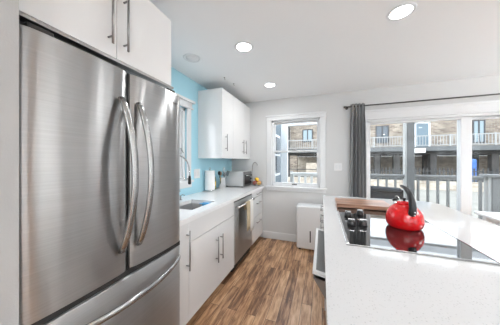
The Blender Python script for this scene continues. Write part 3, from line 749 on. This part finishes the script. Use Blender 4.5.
# ------------------------------------------------------------------ things on the worktop
Z = 0.9155
pt = thing('paper_towel_holder', (-1.50, 2.41, Z), 'white paper towel roll on a chrome stand by the blue wall', 'paper towel holder')
MB().lathe([(0, 0.012), (0.072, 0.012), (0.076, 0.018), (0.076, 0.022), (0, 0.022)], (-1.50, 2.41, Z)).build('base', M['chrome'], pt)
for q in (-0.9, 0.25, 1.4, 2.6, 3.8): MB().cyl((-1.5 + .06 * math.cos(q), 2.41 + .06 * math.sin(q), Z), (-1.5 + .06 * math.cos(q), 2.41 + .06 * math.sin(q), Z + 0.013), 0.008, seg=10).build('foot', M['chrome'], pt)
MB().lathe([(0.018, 0.024), (0.070, 0.024), (0.071, 0.03), (0.071, 0.285), (0.070, 0.29), (0.018, 0.29), (0.018, 0.024)], (-1.50, 2.41, Z)).build('paper_roll', M['paper'], pt)
MB().cyl((-1.50, 2.41, Z + 0.022), (-1.50, 2.41, Z + 0.305), 0.006).tube([(-1.50 + .013 * math.cos(k * PI / 8), 2.41 + .013 * math.sin(k * PI / 8) * .35, Z + 0.318 + .013 * math.sin(k * PI / 8)) for k in range(16)], 0.003, 8, True).build('rod', M['nickel'], pt)

t = thing('oil_bottle', (-1.535, 2.58, Z), 'slim green oil bottle behind the paper towel roll', 'bottle')
MB().lathe([(0, 0), (0.03, 0), (0.032, 0.006), (0.032, 0.15), (0.026, 0.18), (0.012, 0.205), (0.012, 0.245), (0, 0.245)], (-1.535, 2.58, Z), 24).build('glass_body', M['oil'], t)
MB().lathe([(0, 0.246), (0.013, 0.246), (0.013, 0.268), (0, 0.268)], (-1.535, 2.58, Z), 20).build('cap', M['beige'], t)
MB().lathe([(0.0325, 0.05), (0.0326, 0.05), (0.0326, 0.12), (0.0325, 0.12)], (-1.535, 2.58, Z), 24).build('paper_label', M['yellow'], t)

UC = (-1.475, 2.73)
t = thing('utensil_crock', (*UC, Z), 'steel crock beside the toaster oven holding cooking tools', 'crock')
MB().lathe([(0, 0), (0.052, 0), (0.056, 0.004), (0.058, 0.165), (0.060, 0.168), (0.056, 0.168), (0.053, 0.006), (0, 0.006)], (*UC, Z), 32).build('body', M['chrome'], t)
def utensil(name, dx, dy, lean, L_, head, mat, label):
    a = Vector((UC[0] + dx * .4, UC[1] + dy * .4, Z + 0.012)); d = Vector((dx + lean[0], dy + lean[1], 0.95)).normalized(); bb = a + d * L_
    m = MB().cyl(a, bb, 0.005, seg=10)
    if head == 'spoon': m.sphere(bb + d * .025, 0.027, (0.9, 0.5, 1.2), 14)
    if head == 'turner': m.box(-.03, .03, -.003, .003, 0, .085, .002, mat=Matrix.Translation(bb) @ Vector((0, 0, 1)).rotation_difference(d).to_matrix().to_4x4() @ Matrix.Rotation(-.3, 4, 'Z'))
    if head == 'whisk':
        side = d.cross(Vector((0, 1, 0))).normalized(); s2 = d.cross(side)
        for k in range(5):
            an = k * PI / 5; v = side * math.cos(an) + s2 * math.sin(an)
            m.tube([bb + d * (0.095 * math.sin(PI * q / 12) if 1 else 0) + v * 0.026 * math.cos(PI * q / 12) * math.sin(PI * q / 12) ** .5 for q in range(13)], 0.0013, 5)
    single(name, m, mat, label, 'utensil')
utensil('cooking_spoon', -.03, -.06, (0.0, -0.10), 0.205, 'spoon', M['black'], 'black cooking spoon standing at the left of the steel crock')
utensil('whisk', 0.0, 0.05, (.0, 0.06), 0.225, 'whisk', M['chrome'], 'steel wire whisk standing tallest in the crock')
utensil('turner', .05, 0.03, (.18, 0.12), 0.185, 'turner', M['nickel'], 'steel turner leaning right out of the crock')
utensil('wooden_spoon', -.05, 0.02, (-.04, 0.02), 0.195, 'spoon', M['woodspoon'], 'wooden spoon standing in the steel crock')
utensil('ladle', .04, -0.03, (.1, 0.04), 0.18, 'spoon', M['nickel'], 'steel ladle leaning over the rim of the crock')

# toaster oven
TX0, TX1, TY0, TY1, TZ0, TZ1 = -1.54, -1.175, 2.905, 3.26, Z + 0.014, 1.17
to = thing('toaster_oven', (-1.39, 3.08, Z), 'silver toaster oven in the corner under the upper cabinets', 'toaster oven')
MB().box(TX0, TX1 - .016, TY0, TY1, TZ0, TZ1, 0.014, 3).build('body', M['silver'], to)
MB().box(TX1 - .018, TX1, TY0 + .004, TY1 - .004, TZ0, TZ1 - .004, 0.006).build('front_frame', M['mesh'], to)
dd = MB().box(TX1 + .0005, TX1 + .008, TY0 + .02, TY1 - .095, TZ0 + .03, TZ1 - .05, 0.004).build('door', M['black'], to)
MB().cyl((TX1 + .028, TY0 + .035, TZ1 - .065), (TX1 + .028, TY1 - .11, TZ1 - .065), .006).cyl((TX1, TY0 + .05, TZ1 - .065), (TX1 + .028, TY0 + .05, TZ1 - .065), .004).cyl((TX1, TY1 - .125, TZ1 - .065), (TX1 + .028, TY1 - .125, TZ1 - .065), .004).build('handle', M['chrome'], dd)
for q in (.05, .11, .17): MB().cyl((TX1 + .0005, TY1 - .05, TZ0 + q), (TX1 + .018, TY1 - .05, TZ0 + q), .015, .013).build('knob', M['black'], to)
for (p_, q_) in ((TX0 + .04, TY0 + .04), (TX0 + .04, TY1 - .04), (TX1 - .05, TY0 + .04), (TX1 - .05, TY1 - .04)): MB().cyl((p_, q_, Z), (p_, q_, TZ0 + .004), .013, seg=12).build('foot', M['black'], to)

# fruit basket with hook
FB = (-1.05, 3.185)
fb = thing('fruit_basket', (*FB, Z), 'wire fruit basket with tall banana hook at the worktop end', 'fruit basket')
m = MB()
for rr_, zz in ((0.055, 0.004), (0.075, 0.025), (0.088, 0.05), (0.095, 0.07)):
    m.tube([(FB[0] + rr_ * math.cos(2 * PI * k / 28), FB[1] + rr_ * math.sin(2 * PI * k / 28), Z + zz) for k in range(28)], 0.003, 6, True)
for k in range(16):
    an = 2 * PI * k / 16; m.tube([(FB[0] + r_ * math.cos(an), FB[1] + r_ * math.sin(an), Z + z_) for r_, z_ in ((0.0, .004), (.055, .004), (.075, .025), (.088, .05), (.095, .07))], 0.0018, 5)
m.build('wire_bowl', M['nickel'], fb)
MB().tube(smooth_path([(FB[0] - .09, FB[1] + .03, Z + .06), (FB[0] - .10, FB[1] + .035, Z + .2), (FB[0] - .085, FB[1] + .03, Z + .36), (FB[0] - .04, FB[1] + .01, Z + .405), (FB[0] + .0, FB[1], Z + .38), (FB[0] + .005, FB[1], Z + .35)], 6), 0.006, 8).build('hook', M['nickel'], fb)
fruits = [('orange', 0.034, 0.02, .052, .036, 'orange', 'orange at the near side of the fruit basket', 'fruit'), ('apple', -0.03, -0.03, .052, .034, 'apple', 'red apple at the left of the fruit basket', 'fruit'), ('lemon', 0.0, 0.0, .112, .034, 'yellow', 'yellow lemon on top of the fruit pile', 'fruit'), ('lemon', 0.045, -.035, .055, .030, 'yellow', 'yellow lemon low at the front of the fruit basket', 'fruit'), ('apple', -.02, .045, .055, .034, 'apple', 'red apple at the far side of the fruit basket', 'fruit')]
for nm, dx, dy, dz, r_, mt_, lb, ca in fruits:
    t = thing(nm, (FB[0] + dx, FB[1] + dy, Z + dz - r_), lb, ca)
    MB().sphere((FB[0] + dx, FB[1] + dy, Z + dz), r_, (1.15, 1, .95) if nm == 'lemon' else (1, 1, .95), 20).build('skin', M[mt_], t)
    MB().cyl((FB[0] + dx, FB[1] + dy, Z + dz + r_ * .85), (FB[0] + dx + .004, FB[1] + dy, Z + dz + r_ * 1.15), .0022, seg=6).build('stem', M['woodspoon'], t)

# ------------------------------------------------------------------ island
IX0, IX1, IY0, IY1 = 0.012, 1.10, 0.38, 2.60
r_ = 0.17; poly = [(IX0, IY0), (IX1, IY0)] + [(IX1 - r_ + r_ * math.cos(k * PI / 16), IY1 - r_ + r_ * math.sin(k * PI / 16)) for k in range(9)] + [(IX0, IY1)]
isw = MB().prism(poly, 0.8755, 0.915, 0.002)
single('island_worktop', isw, M['quartz'], 'large white speckled quartz island worktop with rounded far corner', 'countertop')
ic = thing('island_cabinet', (0.4, 1.8, 0), 'white island cabinet run facing the aisle beyond the oven', 'cabinet')
MB().box(0.039, 0.80, 1.74, 2.56, 0.09, 0.873, 0.001).build('body', M['cab'], ic)
MB().box(0.09, 0.78, 1.74, 2.54, 0.0, 0.0895).build('toe_kick', M['toe'], ic)
for z0_, z1_, hz in ((0.70, 0.872, 0.81), (0.40, 0.697, 0.62), (0.09, 0.397, 0.32)):
    for ya, yb in ((1.745, 2.15), (2.15, 2.555)):
        o = MB().box(0.020, 0.038, ya + .001, yb - .001, z0_ + .001, z1_ - .001, .0015).build('drawer', M['cab'], ic)
        hm = MB(); q0, q1 = ya + .08, yb - .08
        hm.cyl((-0.010, q0, hz), (-0.010, q1, hz), .0055, seg=12).cyl((0.02, q0 + .03, hz), (-0.010, q0 + .03, hz), .0045, seg=10).cyl((0.02, q1 - .03, hz), (-0.010, q1 - .03, hz), .0045, seg=10)
        hm.build('handle', M['nickel'], o)
ic2 = thing('island_cabinet', (0.4, 0.62, 0), 'white island cabinet under the near end of the island worktop', 'cabinet')
MB().box(0.039, 0.80, 0.45, 0.86, 0.09, 0.873, 0.001).build('body', M['cab'], ic2)
MB().box(0.09, 0.78, 0.45, 0.86, 0.0, 0.0895).build('toe_kick', M['toe'], ic2)
MB().box(0.020, 0.038, 0.452, 0.858, 0.091, 0.871, .0015).build('door', M['cab'], ic2)

# built-in oven with its white-framed door ajar
ov = thing('wall_oven', (0.4, 1.3, 0), 'white under-counter oven in the island side, door slightly ajar', 'oven')
MB().box(0.045, 0.80, 0.865, 1.735, 0.0, 0.868, 0.002).build('body', M['cab'], ov)
OY0, OY1 = 0.985, 1.63
# tilted white frame, hinged along its lower edge
ox, oz = -0.044, 0.80; ix_, iz = 0.040, 0.785
def slabq(m, u0, u1, v0, v1, t0=0.0, t1=0.014):
    # u along Y, v from top (0) to hinge (1), t outward thickness
    d = Vector((ix_ - ox, 0, iz - oz)); L_ = d.length; dn = d.normalized(); nn = Vector((dn.z, 0, -dn.x))
    if nn.x > 0: nn = -nn
    vs = []
    b = bmesh.new()
    for uu in (u0, u1):
        for vv in (v0, v1):
            for tt in (t0, t1):
                p = Vector((ox, 0, oz)) + dn * (L_ * vv) - nn * (0.014 - tt); vs.append(b.verts.new((p.x, uu, p.z)))
    idx = [(0, 1, 3, 2), (4, 6, 7, 5), (0, 4, 5, 1), (2, 3, 7, 6), (0, 2, 6, 4), (1, 5, 7, 3)]
    for q in idx: b.faces.new([vs[k] for k in q])
    bmesh.ops.recalc_face_normals(b, faces=b.faces); m._merge(b)
fm = MB()
slabq(fm, OY0, OY1, 0, .17); slabq(fm, OY0, OY0 + .022, .17, 1); slabq(fm, OY1 - .03, OY1, .17, 1); slabq(fm, OY0 + .022, OY1 - .03, .9, 1)
dof = fm.build('door', M['white'], ov)
gm = MB(); slabq(gm, OY0 + .0225, OY1 - .0305, .171, .899, .003, .008); gm.build('inner_panel', M['mesh'], dof)
sp = MB().prism([(ox + .002, oz - .006), (ix_, iz), (ix_, iz - .02), (ix_ - .01, iz - .03)], OY0 - .002, OY0 - .0001, axis='Y')
for yy in (OY0, OY1 - .004):
    q = MB().prism([(ox + .002, oz - .016), (0.043, iz - .018), (0.043, iz - .14)], yy + .002, yy + .004, axis='Y')
    q.build('hinge_plate', M['mesh'], ov)
sp.bm.free()
MB().prism([(ox + .004, oz - .016), (ox + .012, oz - .016), (0.043, iz - .132), (0.043, iz - .145)], OY0 + .004, OY1 - .004, axis='Y').build('outer_panel', M['mesh'], dof)
lowd = MB().box(0.028, 0.044, 0.885, 1.715, 0.10, 0.635, .003).build('lower_panel', M['white'], ov)
MB().box(0.028, 0.044, 0.885, 1.715, 0.815, 0.867, .003).build('control_panel', M['white'], ov)
MB().box(0.0275, 0.0285, 0.98, 1.62, 0.22, 0.56).build('glass', M['black'], lowd)

# cooktop
ck = thing('cooktop', (0.40, 1.59, 0.915), 'black glass electric cooktop with steel edges set in the island', 'cooktop')
KX0, KX1, KY0, KY1 = 0.116, 0.694, 1.100, 2.06
MB().box(KX0 + .008, KX1 - .008, KY0 + .008, KY1 - .008, 0.9155, 0.9205, 0.001).build('glass_top', M['ceran'], ck)
MB().box(KX0, KX1, KY0, KY0 + .007, .9155, .9225, .001).build('front_trim', M['nickel'], ck); fm = MB(); fm.box(KX0, KX1, KY1 - .010, KY1, .9155, .924, .002).box(KX0, KX0 + .016, KY0 + .0075, KY1 - .010, .9155, .924, .002).box(KX1 - .005, KX1, KY0 + .0075, KY1 - .010, .9155, .922, .001)
fm.build('steel_trim', M['chrome'], ck)
for (kx, ky) in ((0.187, 1.659), (0.281, 1.741), (0.183, 1.446), (0.253, 1.46)):
    k = MB().lathe([(0, 0.030), (0.019, 0.030), (0.0225, 0.027), (0.026, 0.004), (0.026, 0.0), (0, 0)], (kx, ky, 0.921), 28).build('knob', M['black'], ck)
    MB().box(kx - .020, kx + .020, ky - .005, ky + .005, 0.9515, 0.962, .002).build('knob_grip', M['chrome'], k)
ringm = pm('cooktop_ring_print', (0.10, 0.10, 0.10), 0.2)

# kettle
KC = Vector((0.494, 1.515, 0.9215)); fwd = Vector((-math.sin(YAW), math.cos(YAW), 0))
toC = Vector((-KC.x, -KC.y, 0)).normalized(); rt = Vector((math.cos(YAW), math.sin(YAW), 0))
u = (rt * 0.42 + toC * 0.91).normalized()
kt = thing('tea_kettle', tuple(KC), 'shiny red whistling tea kettle with black handle on the cooktop', 'kettle')
MB().lathe([(0, 0), (0.080, 0), (0.086, 0.004), (0.095, 0.018), (0.100, 0.040), (0.099, 0.060), (0.093, 0.088), (0.080, 0.115), (0.062, 0.135), (0.044, 0.146), (0.040, 0.148), (0, 0.148)], tuple(KC), 56).build('body', M['red'], kt)
kl = MB().lathe([(0, 0.1485), (0.040, 0.1485), (0.042, 0.152), (0.036, 0.160), (0.018, 0.165), (0, 0.166)], tuple(KC), 40).build('lid', M['redlid'], kt)
MB().lathe([(0, 0.166), (0.006, 0.166), (0.006, 0.172), (0.010, 0.175), (0.011, 0.181), (0.008, 0.185), (0, 0.186)], tuple(KC), 24).build('knob', M['black'], kl)
def ku(a, z): return KC + u * a + Vector((0, 0, z))
hp = smooth_path([ku(.080, .096), ku(.090, .125), ku(.088, .160), ku(.074, .197), ku(.048, .228), ku(.010, .250), ku(-.035, .258)], 5)
n = len(hp); side = u.cross(Vector((0, 0, 1))).normalized()
rr = []
for i in range(n):
    v = i / (n - 1); k = 1 - v; wd = 0.0215 * (0.42 + 0.58 * k ** .6); th = 0.0165 * (0.42 + .58 * k ** .6)
    rr.append((wd if i else wd * .8, th))
hd = MB().tube(hp, rr, 16, flat=tuple(side)).build('handle', M['rubber'], kt)
tp_ = ku(.102, .108)
rv = MB()
for zz in (.10, .118): rv.sphere(ku(.1065 + (zz - .10) * .2, zz), .0045, (1, 1, 1), 10)
rv.build('rivet', M['chrome'], hd)
MB().tube([ku(-.075, .100), ku(-.098, .128), ku(-.110, .146)], [.021, .017, .014], 18).build('spout', M['chrome'], kt)
MB().tube([ku(-.110, .147), ku(-.117, .156)], [.0155, .0135], 18).build('spout_cap', M['black'], kt)
MB().tube(smooth_path([ku(-.113, .158), ku(-.098, .178), ku(-.072, .180), ku(-.052, .165), ku(-.045, .150)], 4), .0035, 8).build('spout_lever', M['chrome'], kt)

# walnut board across the far end of the cooktop
single('cutting_board', MB().box(0.125, 0.565, 1.925, 2.235, 0.925, 0.958, 0.004), M['walnut'], 'walnut cutting board across the far end of the cooktop', 'cutting board')

# ------------------------------------------------------------------ dehumidifier
dh = thing('dehumidifier', (-0.15, 3.14, 0), 'white boxy dehumidifier on the floor under the far window', 'dehumidifier')
MB().box(-0.365, 0.03, 3.03, 3.25, 0.02, 0.665, 0.022, 4).build('body', M['white'], dh)
MB().box(-0.172, -0.156, 3.026, 3.031, 0.13, 0.30, 0.001).build('level_slot', M['slot'], dh)
MB().box(-0.33, 0.0, 3.05, 3.23, 0.655, 0.672, 0.006).build('top_panel', M['trim'], dh)
for (p_, q_) in ((-.32, 3.07), (-.32, 3.21), (-.02, 3.07), (-.02, 3.21)): MB().cyl((p_, q_, 0), (p_, q_, .03), .015, seg=12).build('caster', M['black'], dh)

# ------------------------------------------------------------------ curtain and rod
cr = thing('curtain_rod', (1.8, 3.21, 2.14), 'thin dark curtain rod above the sliding glass door', 'curtain rod')
MB().cyl((0.33, 3.215, 2.143), (3.35, 3.215, 2.143), 0.009, seg=14).build('rod', M['rod'], cr)
MB().sphere((0.318, 3.215, 2.143), 0.018).cyl((0.325, 3.215, 2.143), (0.34, 3.215, 2.143), 0.013).build('finial', M['rod'], cr)
for q in (0.352, 3.30):
    MB().cyl((q, 3.215, 2.143), (q, 3.299, 2.143), 0.006, seg=10).cyl((q, 3.292, 2.143), (q, 3.2995, 2.143), 0.02, seg=16).build('bracket', M['rod'], cr)
bm = bmesh.new(); NX, NZ = 90, 30; T = 0.003
def cpt(i, j, off):
    uu = i / NX; v = j / NZ           # v 0 top .. 1 bottom
    z = 2.178 - v * (2.178 - 0.02)
    pinch = 0.90 - 0.06 * math.exp(-((v - .06) / .05) ** 2) + .10 * v
    xc = 0.487 - 0.003 * v; half = 0.108 * pinch
    x = xc + (uu - .5) * 2 * half
    amp = 0.014 + .026 * min(1, v * 6)
    ph = uu * 2 * PI * 4.5 + .5 * math.sin(v * 3)
    x += 0.006 * math.sin(ph * 2) * min(1, v * 4)
    yv = 3.205 + amp * math.sin(ph) + 0.006 * math.sin(uu * 23 + v * 4)
    if v < .05: yv = 3.205 + (0.016 if math.sin(ph) > 0 else -0.020) * (1)
    return (x, yv + off, z)
G = [[[bm.verts.new(cpt(i, j, o_)) for j in range(NZ + 1)] for i in range(NX + 1)] for o_ in (0, T)]
for i in range(NX):
    for j in range(NZ):
        for g in G:
            f_ = bm.faces.new((g[i][j], g[i + 1][j], g[i + 1][j + 1], g[i][j + 1])); f_.smooth = True
for i in range(NX):
    for j in (0, NZ): bm.faces.new((G[0][i][j], G[0][i + 1][j], G[1][i + 1][j], G[1][i][j]))
for j in range(NZ):
    for i in (0, NX): bm.faces.new((G[0][i][j], G[0][i][j + 1], G[1][i][j + 1], G[1][i][j]))
m = MB(); m.bm.free(); m.bm = bm
single('curtain', m, M['curtain'], 'gathered dark grey curtain hanging at the left of the sliding door', 'curtain')

# ------------------------------------------------------------------ white table by the sliding door
tb = thing('dining_table', (2.2, 2.55, 0), 'white table with rounded edge between island and sliding door', 'table')
MB().box(1.68, 2.75, 1.75, 3.09, 0.722, 0.755, 0.014, 4).build('tabletop', M['white'], tb)
for (p_, q_) in ((1.76, 1.83), (2.67, 1.83), (1.76, 3.01), (2.67, 3.01)): MB().box(p_ - .025, p_ + .025, q_ - .025, q_ + .025, 0, .7215, .004).build('leg', M['white'], tb)
MB().box(1.77, 2.66, 1.83, 3.01, .66, .7215).build('apron', M['white'], tb)

# ------------------------------------------------------------------ recessed lamps
def downlight(x, y_, label, lit=True, group=None):
    t = thing('recessed_light', (x, y_, ZC), label, 'ceiling light', group)
    MB().lathe([(0.066, -0.0005), (0.088, -0.0005), (0.088, -0.003), (0.082, -0.006), (0.068, -0.005), (0.066, -0.0005)], (x, y_, ZC)).build('trim_ring', M['trim'], t)
    MB().lathe([(0, -0.0035), (0.067, -0.0035), (0.067, -0.001), (0, -0.001)], (x, y_, ZC)).build('diffuser', M['lens'] if lit else M['lensoff'], t)
    if lit:
        l = bpy.data.lights.new('lamp', 'AREA'); l.shape = 'DISK'; l.size = 0.13; l.energy = LAMP_W; l.color = (0.99, 1.0, 1.0)
        lo_ = bpy.data.objects.new('lamp', l); COL.objects.link(lo_); lo_.parent = t; lo_.location = (0, 0, -0.0075)
downlight(0.526, 1.669, 'lit recessed ceiling light above the island')
downlight(-0.679, 1.677, 'lit recessed ceiling light above the aisle by the sink')
downlight(-0.679, 2.641, 'lit recessed ceiling light nearest the far wall')
downlight(-1.252, 1.672, 'unlit white ceiling ring near the blue wall', lit=False)
for (x, y_) in ((-0.1, -0.7), (1.9, 0.6), (2.9, -0.9), (0.6, -2.3), (2.3, -2.4), (3.3, 2.0)):  # extra unseen downlights, added to raise the room's brightness
    downlight(x, y_, 'recessed ceiling light added out of view to brighten the room', group='added ceiling lights out of view')
for x, y_, lb in ((-1.157, 2.20, 'tiny ceiling hook nearer the window above the upper cabinets'), (-1.13, 2.42, 'tiny ceiling hook farther along above the upper cabinets')):
    single('ceiling_hook', MB().cyl((x, y_, ZC - .001), (x, y_, ZC - .006), .009, seg=12).tube([(x, y_, ZC - .006), (x, y_, ZC - .022), (x + .006, y_, ZC - .030), (x + .012, y_, ZC - .024)], .002, 6), M['nickel'], lb, 'hook')

# unseen uplighters added as fill to brighten the ceiling
def uplighter(x, y_, label):
    t = thing('added_uplight', (x, y_, 0), label, 'added lamp', 'added fill uplighters out of view')
    MB().lathe([(0, 0), (0.14, 0), (0.14, 0.012), (0.03, 0.025), (0, 0.025)], (x, y_, 0)).build('base', M['nickel'], t)
    MB().cyl((x, y_, 0.02), (x, y_, 1.66), 0.012, seg=14).build('pole', M['nickel'], t)
    MB().lathe([(0.0, 1.655), (0.05, 1.66), (0.15, 1.70), (0.21, 1.76), (0.205, 1.762), (0.145, 1.705), (0.045, 1.668), (0, 1.664)], (x, y_, 0)).build('lamp_shade', M['white'], t)
    l = bpy.data.lights.new('lamp', 'AREA'); l.shape = 'DISK'; l.size = 0.26; l.energy = UP_W; l.color = (0.99, 1.0, 1.0)
    lo_ = bpy.data.objects.new('lamp', l); COL.objects.link(lo_); lo_.parent = t; lo_.location = (0, 0, 1.745); lo_.rotation_euler = (PI, 0, 0)
for x, y_ in ((3.7, 1.6), (1.0, -1.9)):
    uplighter(x, y_, 'white uplighter added out of view to brighten the ceiling')
